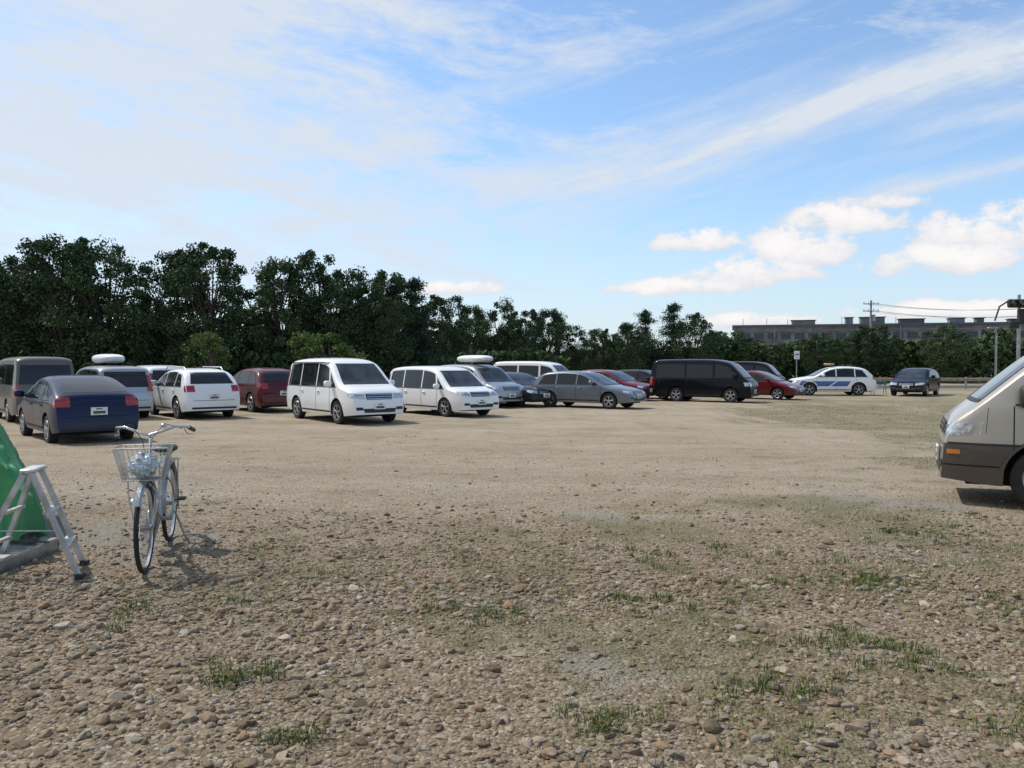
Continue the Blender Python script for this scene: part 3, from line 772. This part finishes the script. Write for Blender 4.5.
g = empty('traffic_signal', (25.3, 40, -.2)); b = MB()
b.tube([(0, 0, 0), (0, 0, 5.2)], [.1, .075], M_STEEL, 12)
b.tube([(0, 0, 4.7), (-.5, -.1, 4.95), (-1.1, -.2, 4.6), (-1.35, -.25, 3.9)], .045, M_BLACK, 8)
b.box((-.1, -.25, 4.75), (1.25, .22, .42), M_BLACK, bev=.06)
for k, col in enumerate(((.02, .25, .18), (.4, .28, .03), (.3, .02, .02))):
    b.lathe_y([(-.02, .15), (-.22, .16), (-.21, .14), (0, .13)], (-.48+.38*k, -.36, 4.75), M_BLACK, 16)
    b.lathe_y([(0, .001), (.0, .13), (.03, .14)], (-.48+.38*k, -.40, 4.75), simple('lens_%d' % k, col, .2), 16)
b.box((.0, -.2, 4.1), (.35, .25, .75), M_BLACK, bev=.05)
b.box((-.35, -.2, 3.7), (.5, .2, .35), M_BLACK, bev=.05)
b.obj('signal', g)
g = empty('street_lamp', (26.6, 44, -.2)); b = MB()
b.tube([(0, 0, 0), (0, 0, 3.4), (-.1, 0, 3.7)], .06, M_STEEL, 10); b.sell((-.2, 0, 3.72), (.6, .22, .14), M_STEEL, .7)
b.obj('lamp', g)
g = empty('notice_sign', (19.2, 54, -.2)); b = MB()
b.tube([(0, 0, 0), (0, 0, 2.6)], .035, M_STEEL, 8); b.box((0, -.06, 2.35), (.36, .04, .55), M_WHITEP, bev=.01)
b.box((0, -.084, 2.4), (.24, .004, .08), simple('sign_text', (.08, .1, .25), .6))
b.obj('board', g)
rd = MB(); rd.add([(20, 58, -.19), (400, 50, -.19), (400, 57, -.19), (20, 65, -.19)], [(0, 1, 2, 3)], M_ASPH); rd.obj('road', smooth=False)
ml = MB(); ml.add([(20, 58.3, -.186), (400, 50.3, -.186), (400, 50.45, -.186), (20, 58.45, -.186)], [(0, 1, 2, 3)], M_WHITEP); ml.obj('road_edge_line', smooth=False)
g = empty('guardrail', (0, 0, 0)); b = MB()
gm = simple('guardrail_weathered', (.33, .24, .17), .7, var=.15)
pts = [Vector((24+t*60, 56.5-t*1.3, 0)) for t in np.linspace(0, 1, 31)]
for p in pts: b.box((p.x, p.y+.06, .2), (.12, .1, .9), M_STEEL)
for zc in (.40, .52): b.tube([(p.x, p.y-.03, zc) for p in pts], .075, gm, 6)
b.obj('rail', g)
g = empty('traffic_barrier', (21.0, 45.8, -.2)); b = MB()
for xx in (-.35, .35):
    b.tube([(xx, -.2, 0), (xx, 0, .8)], .02, M_STEEL, 6); b.tube([(xx, .2, 0), (xx, 0, .8)], .02, M_STEEL, 6)
b.box((0, -.03, .66), (.9, .03, .18), simple('barrier_teal', (.05, .25, .25), .5)); b.box((0, -.08, .4), (.9, .03, .12), M_WHITEP); b.obj('barrier', g)

# ------------------------------------------------------------------ bicycle
bx, by = -3.02, 7.02; hd = math.atan2(-1.08, .28)
g = empty('bicycle', (bx, by, gz(bx, by)+.0), hd)
M_SPOKE = simple('spoke_steel', (.5, .5, .5), .3, .9)
M_FRAME = simple('bicycle_paint_silver', (.30, .30, .29), .32, .5, .4)
RW = .335
def wheel(cx, name, steer=0):
    b = MB(); n = 44
    C = [(math.cos(2*math.pi*k/n), math.sin(2*math.pi*k/n)) for k in range(n)]
    b.tube([(c*(RW-.017), 0, s*(RW-.017)) for c, s in C], .018, M_RUB, 8, closed=True)
    b.tube([(c*(RW-.040), 0, s*(RW-.040)) for c, s in C], .011, M_CHROME, 6, closed=True)
    b.tube([(0, -.05, 0), (0, .05, 0)], .022, M_STEEL, 10)
    for k in range(32):
        a = 2*math.pi*k/32; sg = 1 if k % 2 else -1; a2 = a+sg*.9*(1 if k % 4 < 2 else -1)
        b.tube([(.02*math.cos(a2), sg*.03, .02*math.sin(a2)), ((RW-.045)*math.cos(a), 0, (RW-.045)*math.sin(a))], .0013, M_SPOKE, 3, cap=False)
    o = b.obj(name, g); o.location = (cx, 0, RW); o.rotation_euler = (0, 0, steer); return o
wheel(0, 'rear_wheel'); wheel(1.12, 'front_wheel', .0)
b = MB()
BB = (.44, 0, .28); HT0 = (.93, 0, .62); HT1 = (.87, 0, .84); ST1 = (.27, 0, .68)
b.tube([HT0, HT1], .022, M_FRAME, 12)
b.tube([(.92, 0, .66), (.80, 0, .50), (.62, 0, .36), BB], .019, M_FRAME, 12)
b.tube([(.885, 0, .79), (.76, 0, .62), (.55, 0, .47), (.36, 0, .46)], .015, M_FRAME, 12)
b.tube([BB, ST1], .017, M_FRAME, 12); b.tube([ST1, (.235, 0, .80)], .013, M_CHROME, 10)
for s in (-1, 1):
    b.tube([(.44, s*.03, .28), (.30, s*.055, .29), (0, s*.06, RW)], .010, M_FRAME, 8)
    b.tube([(.29, s*.02, .62), (.2, s*.05, .54), (0, s*.06, RW)], .008, M_FRAME, 8)
    b.tube([(.925, s*.02, .61), (.95, s*.052, .57), (1.04, s*.055, .42), (1.12, s*.055, RW)], .011, M_FRAME, 8)
    b.tube([(.22, s*.05, .71), (-.22, s*.06, .71), (-.26, s*.03, .71)], .006, M_STEEL, 6)
    b.tube([(0, s*.065, RW), (-.12, s*.06, .71)], .005, M_STEEL, 6); b.tube([(0, s*.065, RW), (.10, s*.06, .71)], .005, M_STEEL, 6)
    b.tube([(.05, s*.05, .27), (-.02, s*.13, .02), (-.06, s*.15, .01)], .009, M_STEEL, 8)
for k in range(5): b.tube([(.16-k*.09, -.06, .71), (.16-k*.09, .06, .71)], .004, M_STEEL, 5)
b.obj('frame', g)
b = MB()
b.tube([HT1, (.85, 0, .99)], .013, M_CHROME, 10)
b.tube([(.85, 0, .99), (.90, 0, 1.01)], .014, M_CHROME, 10)
for s in (-1, 1):
    b.tube([(.90, 0, 1.01), (.90, s*.07, 1.03), (.86, s*.18, 1.07), (.77, s*.255, 1.06), (.70, s*.275, 1.04)], .011, M_CHROME, 10)
    b.tube([(.73, s*.268, 1.048), (.60, s*.285, 1.02)], .017, M_BLACK, 10)
    b.tube([(.80, s*.24, 1.045), (.72, s*.25, 1.0), (.66, s*.29, .99)], .005, M_CHROME, 6)
    b.tube([(.80, s*.22, 1.05), (.96, s*.12, 1.10), (1.0, s*.03, .98), (.93, s*.01, .75)], .003, M_BLACK, 5)
b.sell((.86, .10, 1.08), (.05, .05, .035), M_CHROME, .9, 12, 8)
b.obj('handlebar', g)
b = MB()
b.sell((.17, 0, .835), (.27, .20, .07), M_BLACK, .85, 20, 10); b.sell((.32, 0, .84), (.16, .06, .05), M_BLACK, .85, 14, 8)
for s in (-1, 1): b.tube([(.1, s*.05, .80), (.17, s*.04, .77), (.3, s*.02, .81)], .005, M_STEEL, 5)
b.obj('saddle', g)
b = MB()
for cx, a0_, a1_ in ((0, R(-15), R(185)), (1.12, R(35), R(195))):
    vs = []; fs = []; n = 22
    for k in range(n+1):
        a = a0_+(a1_-a0_)*k/n
        for (yy, rr) in ((-.03, .352), (-.015, .366), (.015, .366), (.03, .352)):
            vs.append((cx-math.cos(a)*rr if cx == 0 else cx+math.cos(a)*rr*1.0, yy, RW+math.sin(a)*rr))
    for k in range(n):
        for q in range(3): fs.append((k*4+q, k*4+q+1, k*4+q+5, k*4+q+4))
    b.add(vs, fs, M_STEEL)
b.box((-.375, 0, .50), (.02, .05, .07), M_TAIL, bev=.006)
b.obj('mudguards', g)
b = MB()
b.box((.22, -.075, .31), (.56, .022, .10), M_ALU, Matrix.Rotation(R(7), 3, 'Y'), bev=.009)
b.lathe_y([(-.086, .001), (-.086, .085), (-.066, .09), (-.062, .001)], (.44, 0, .28), M_ALU, 20)
b.tube([(.44, -.10, .28), (.50, -.11, .13)], .010, M_STEEL, 8); b.tube([(.44, .08, .28), (.38, .10, .43)], .010, M_STEEL, 8)
b.box((.50, -.16, .13), (.09, .08, .022), M_BLACK, bev=.006); b.box((.38, .15, .43), (.09, .08, .022), M_BLACK, bev=.006)
b.tube([(.44, -.10, .28), (.44, .09, .28)], .018, M_STEEL, 10)
b.sell((1.03, -.09, .52), (.10, .055, .055), M_CHROME, .9, 12, 8)
b.obj('drivetrain', g)
b = MB()
z0, z1 = .70, .94; cxb = 1.10
def rect(t):
    hx = .105+.045*t; hy = .13+.055*t; z = z0+(z1-z0)*t; c = cxb+.01*t
    return [(c-hx, -hy, z), (c+hx, -hy, z), (c+hx, hy, z), (c-hx, hy, z)]
for k in range(8):
    t = k/7; rr = rect(t); b.tube(rr, .0050 if k in (0, 7) else .0015, M_ALU if k in (0, 7) else M_SPOKE, 5, closed=True)
r0_, r1_ = rect(0), rect(1)
for s in range(4):
    A0, A1 = Vector(r0_[s]), Vector(r0_[(s+1) % 4]); B0, B1 = Vector(r1_[s]), Vector(r1_[(s+1) % 4])
    for k in range(11): b.tube([A0.lerp(A1, k/11), B0.lerp(B1, k/11)], .0015, M_SPOKE, 4)
for k in range(1, 9):
    b.tube([Vector(r0_[0]).lerp(Vector(r0_[1]), k/9), Vector(r0_[3]).lerp(Vector(r0_[2]), k/9)], .0016, M_SPOKE, 4)
for s in (-1, 1): b.tube([(1.12, s*.06, RW), (1.14, s*.10, .55), (1.13, s*.11, .70)], .005, M_ALU, 6)
b.tube([(.91, 0, .72), (1.0, 0, .71)], .012, M_STEEL, 8)
b.obj('basket', g)
b = MB(); bagm = simple('plastic_bag', (.50, .58, .62), .4, var=.2, nscale=14)
V_ = []; F_ = []; nu, nv = 26, 14
for j in range(nv+1):
    bb = -math.pi/2+math.pi*j/nv
    for i_ in range(nu):
        a = 2*math.pi*i_/nu; q = 1+.22*math.sin(a*5+j*1.3)*math.sin(j*1.1)+random.uniform(-.12, .12)
        V_.append((1.10+math.cos(bb)*math.cos(a)*.085*q, math.cos(bb)*math.sin(a)*.10*q, .80+math.sin(bb)*.085*q))
for j in range(nv):
    for i_ in range(nu): F_.append((j*nu+i_, j*nu+(i_+1) % nu, (j+1)*nu+(i_+1) % nu, (j+1)*nu+i_))
b.add(V_, F_, bagm); b.obj('plastic_bag', g, angle=25)

# ------------------------------------------------------------------ step ladder
g = empty('step_ladder', (0, 0, 0)); b = MB()
def rail(p, q, w_=.04, t_=.02, m_=M_ALU):
    p = Vector(p); q = Vector(q); d = q-p; rot = d.to_track_quat('Z', 'Y').to_matrix(); b.box((p+q)/2, (t_, w_, d.length), m_, rot)
gl = gz(-3.4, 5.9); TZ = .75
R0 = [(-3.13, 5.76, gl), (-3.31, 6.16, gl)]; L0 = [(-3.96, 5.76, gl), (-3.98, 6.16, gl)]
tops = [(-3.55, 5.86, TZ), (-3.61, 6.08, TZ)]
for i_ in range(2):
    rail(R0[i_], (tops[i_][0]+.02, tops[i_][1], TZ)); rail(L0[i_], (tops[i_][0]-.04, tops[i_][1], TZ-.01))
    for p in (R0[i_], L0[i_]): b.box((p[0], p[1], gl+.02), (.05, .06, .045), M_BLACK)
b.box((-3.58, 5.97, TZ+.015), (.11, .28, .03), M_ALU, Matrix.Rotation(R(14), 3, 'Z'), bev=.008)
for t in (.30, .62):
    for side, w_ in ((R0, .07), (L0, .035)):
        p = Vector(side[0]).lerp(Vector(tops[0]), t); q = Vector(side[1]).lerp(Vector(tops[1]), t)
        c = (p+q)/2; dq = q-p; b.box(c, (w_, dq.length, .022), M_ALU, Matrix.Rotation(math.atan2(-dq.x, dq.y), 3, 'Z'))
p = Vector(R0[0]).lerp(Vector(tops[0]), .45); q = Vector(L0[0]).lerp(Vector(tops[0]), .45); b.tube([p, q], .006, M_STEEL, 6)
b.obj('ladder_frame', g)
g = empty('pallet', (-4.35, 6.2, gl)); b = MB()
for k in range(5): b.box((0, -.4+k*.2, .10), (1.1, .12, .02), M_ALU)
for k in (-.5, 0, .5): b.box((k, 0, .045), (.08, .95, .09), M_STEEL)
b.obj('slats', g)

# ------------------------------------------------------------------ green tarp
m, nt, bb_ = newmat('green_mesh_tarp')
geo = nt.nodes.new('ShaderNodeNewGeometry'); n = noise(nt, geo.outputs['Position'], 3, 4); wv = noise(nt, geo.outputs['Position'], 90, 2)
nt.links.new(mixc(nt, (n*.6+wv*.4).smooth(.3, .7), (.025, .15, .05), (.055, .30, .10)), bb_.inputs['Base Color']); bb_.inputs['Roughness'].default_value = .6
M_TARP = m
g = empty('green_tarp_cover', (0, 0, 0))
nu, nv = 120, 90; U, Vv = np.meshgrid(np.linspace(0, 1, nu), np.linspace(0, 1, nv))
ty_ = 6.45+2.0*Vv; xe = -3.84-(ty_-6.45)*.66
tx_ = xe-2.4*U
rx = np.clip((xe-tx_)/.56, 0, 1); ry = np.clip((ty_-6.45)/.40, 0, 1)*np.clip((8.45-ty_)/.5, 0, 1)
zz = .30+.98*np.minimum(rx**.8, 1)*(.62+.38*np.clip(ry, 0, 1)**.7)+.2*np.clip((xe-.9-tx_)/1.0, 0, 1)
f1 = 1-np.abs(np.sin(tx_*4+ty_*8+2.5*vnoise(tx_*2, ty_*2, 4)))**.5
f2 = 1-np.abs(np.sin(tx_*13-ty_*6+3*vnoise(tx_*3, ty_*3, 14)))**.6
zz = zz+.09*f1+.05*f2+.09*(fbm(tx_*3, ty_*3, 8)-.5)+.05*(fbm(tx_*11, ty_*11, 28)-.5)
tv = np.stack([tx_+.04*np.sin(ty_*12)+.03*f1, ty_+.04*np.sin(tx_*10), zz], -1).reshape(-1, 3)
ii = np.arange(nv-1)[:, None]*nu+np.arange(nu-1)[None, :]
tf = np.stack([ii, ii+nu, ii+nu+1, ii+1], -1).reshape(-1, 4)
tv = list(map(tuple, tv)); tf = [tuple(f) for f in tf]
edge = [k for k in range(nu-1, -1, -1)]+[k*nu for k in range(1, nv)]
o0 = len(tv)
for r_ in range(1, 5):
    for q, e in enumerate(edge):
        x, y, z = tv[e]; f = r_/4; front = q < nu
        zb_ = .15+.04*math.sin(q*.23)
        tv.append((x+(0.02 if front else .05)*f+.02*math.sin(q*.7), y-(.06*f if front else 0)+.03*math.sin(q*.6)*f, z*(1-f)+zb_*f+.015*math.sin(q*.5)))
ne = len(edge)
for r_ in range(4):
    for q in range(ne-1):
        a = edge[q] if r_ == 0 else o0+(r_-1)*ne+q; a2 = edge[q+1] if r_ == 0 else o0+(r_-1)*ne+q+1
        tf.append((a, a2, o0+r_*ne+q+1, o0+r_*ne+q))
b = MB(); b.add(tv, tf, M_TARP); b.obj('tarp', g, angle=70)
b = MB()
for k in range(3):
    b.box((-4.30-.75*k, 6.80, .12), (.68, .6, .26), M_CONC, bev=.02); b.box((-5.4-.75*k, 7.8, .12), (.68, .8, .26), M_CONC, bev=.02)
b.obj('concrete_blocks', g)

# ------------------------------------------------------------------ world / sky
w = bpy.data.worlds.new('World'); scene.world = w; w.use_nodes = True; nt = w.node_tree
w.cycles.sampling_method = 'NONE'
bg = nt.nodes['Background']
SUN_AZ, SUN_EL = -62, 53
sky = nt.nodes.new('ShaderNodeTexSky'); sky.sky_type = 'NISHITA'; sky.sun_disc = False
sky.sun_elevation = R(SUN_EL); sky.sun_rotation = R(SUN_AZ); sky.air_density = 1.0; sky.dust_density = .5; sky.ozone_density = 2.0
tc = nt.nodes.new('ShaderNodeTexCoord'); sp = nt.nodes.new('ShaderNodeSeparateXYZ'); nt.links.new(tc.outputs['Generated'], sp.inputs[0])
x, y, z = (E(nt, sp.outputs[k]) for k in range(3))
az = x._m('ARCTAN2', y); el = z._m('ARCSINE')
wp = noise(nt, comb(nt, az*3, el*5), 1, 2)-.5
azw = az+wp*.12; elw = el+wp*.06
def streak(angle, sx, sy, seed, det=5, rough=.62):
    c_, s_ = math.cos(R(angle)), math.sin(R(angle))
    u = azw*c_+elw*s_; v = elw*c_-azw*s_
    return noise(nt, comb(nt, u*sx, v*sy, seed), 1, det, rough, 0)
sA = streak(-9, 3.8, 17, 1.0, 7, .68); sB = streak(13, 2.6, 20, 4.0, 6, .64)
fine = noise(nt, comb(nt, azw*22, elw*55, 2.0), 1, 4, .7)
left = 1-az.smooth(-.45, .30)
lowfade = el.smooth(.04, .20)
A_ = ((sA-.47)*4.2+(left*1.20-.36)+(fine-.5)*1.2)*(lowfade*.70+.30)
A_ = A_.clamp()*.92
def line(az0, el0, slope, wdt, a_lo, a_hi, strength):
    d = (elw-(az-az0)*slope-el0)/wdt
    return ((d*d*-1)._m('EXPONENT')*az.smooth(a_lo, a_hi)*strength)*(sB.smooth(.30, .62)*.75+.25)*(fine*1.2+.4)
B_ = line(.01, .210, .20, .028, -.20, .12, 1.2)
B_ = B_.max(line(.40, .178, .16, .011, .25, .42, .95)).max(line(.45, .245, .17, .010, .38, .50, .6))
C_ = ((sB-.48)*3.6).clamp()*.62*el.smooth(.10, .2)
haze = (1-el.smooth(0.0, .22))*.42+.04
cir = (1-(1-A_)*(1-B_.clamp())*(1-C_)*(1-haze)).clamp()
cn = noise(nt, comb(nt, az*20, el*30, 3.0), 1, 7, .62)-.5
puffs = [(.200,.092,.095,.017),(.278,.104,.105,.028),(.345,.130,.085,.042),(.392,.160,.075,.030),(.225,.146,.060,.024),(.500,.110,.105,.027),(.532,.135,.080,.040),(.590,.140,.07,.045),
         (.4385,.180,.042,.016),(-.0736,.091,.075,.016),(.5015,.056,.14,.018),(.278,.050,.11,.014),(-.8,.12,.1,.03),(1.0,.12,.12,.04)]
cm = None; shd = None
for (a, e_, rx_, ry_) in puffs:
    da = (az-a)*(1/rx_); de = (el-e_)*(1/ry_)
    de2 = de.max(0.0)+de.min(0.0)*1.8
    v = 1-(da*da+de2*de2)
    cm = v if cm is None else cm.max(v)
    sv = v.max(0)*(de*.6+.5).clamp()
    shd = sv if shd is None else shd.max(sv)
cum = (cm.max(-1.2)+cn*3.8).smooth(.12, .70)*.97
cshade = (shd*1.1+cn*1.6+.30).clamp()
K = 5.9
skyc = mixc(nt, 1.0, sky.outputs[0], (1.08, 1.20, 1.26), 'MULTIPLY')
skyc = mixc(nt, (1-el.smooth(-.02, .30))*.40, skyc, (.50*K, .66*K, .88*K))
c1 = mixc(nt, cir, skyc, (.80*K, .87*K, .97*K))
cumc = mixc(nt, cshade, (.66*K, .71*K, .82*K), (1.12*K, 1.08*K, 1.07*K))
c2 = mixc(nt, cum, c1, cumc)
nt.links.new(c2, bg.inputs[0]); bg.inputs[1].default_value = .15

sd = bpy.data.lights.new('sun', 'SUN'); sd.energy = 3.9; sd.angle = R(.8); sd.color = (1, .965, .91)
so = bpy.data.objects.new('sun', sd); link(so)
Sv = Vector((math.sin(R(SUN_AZ))*math.cos(R(SUN_EL)), math.cos(R(SUN_AZ))*math.cos(R(SUN_EL)), math.sin(R(SUN_EL))))
so.rotation_euler = Sv.to_track_quat('Z', 'Y').to_euler(); so.location = (0, 0, 30)

cd = bpy.data.cameras.new('camera'); cd.sensor_width = 36; cd.lens = 28.125; cd.clip_end = 6000; cd.clip_start = .05
co = bpy.data.objects.new('camera', cd); link(co); co.location = (0, 0, 1.55); co.rotation_euler = (R(90-1.43), 0, 0)
scene.camera = co
scene.view_settings.view_transform = 'Standard'; scene.view_settings.look = 'None'; scene.view_settings.exposure = 0
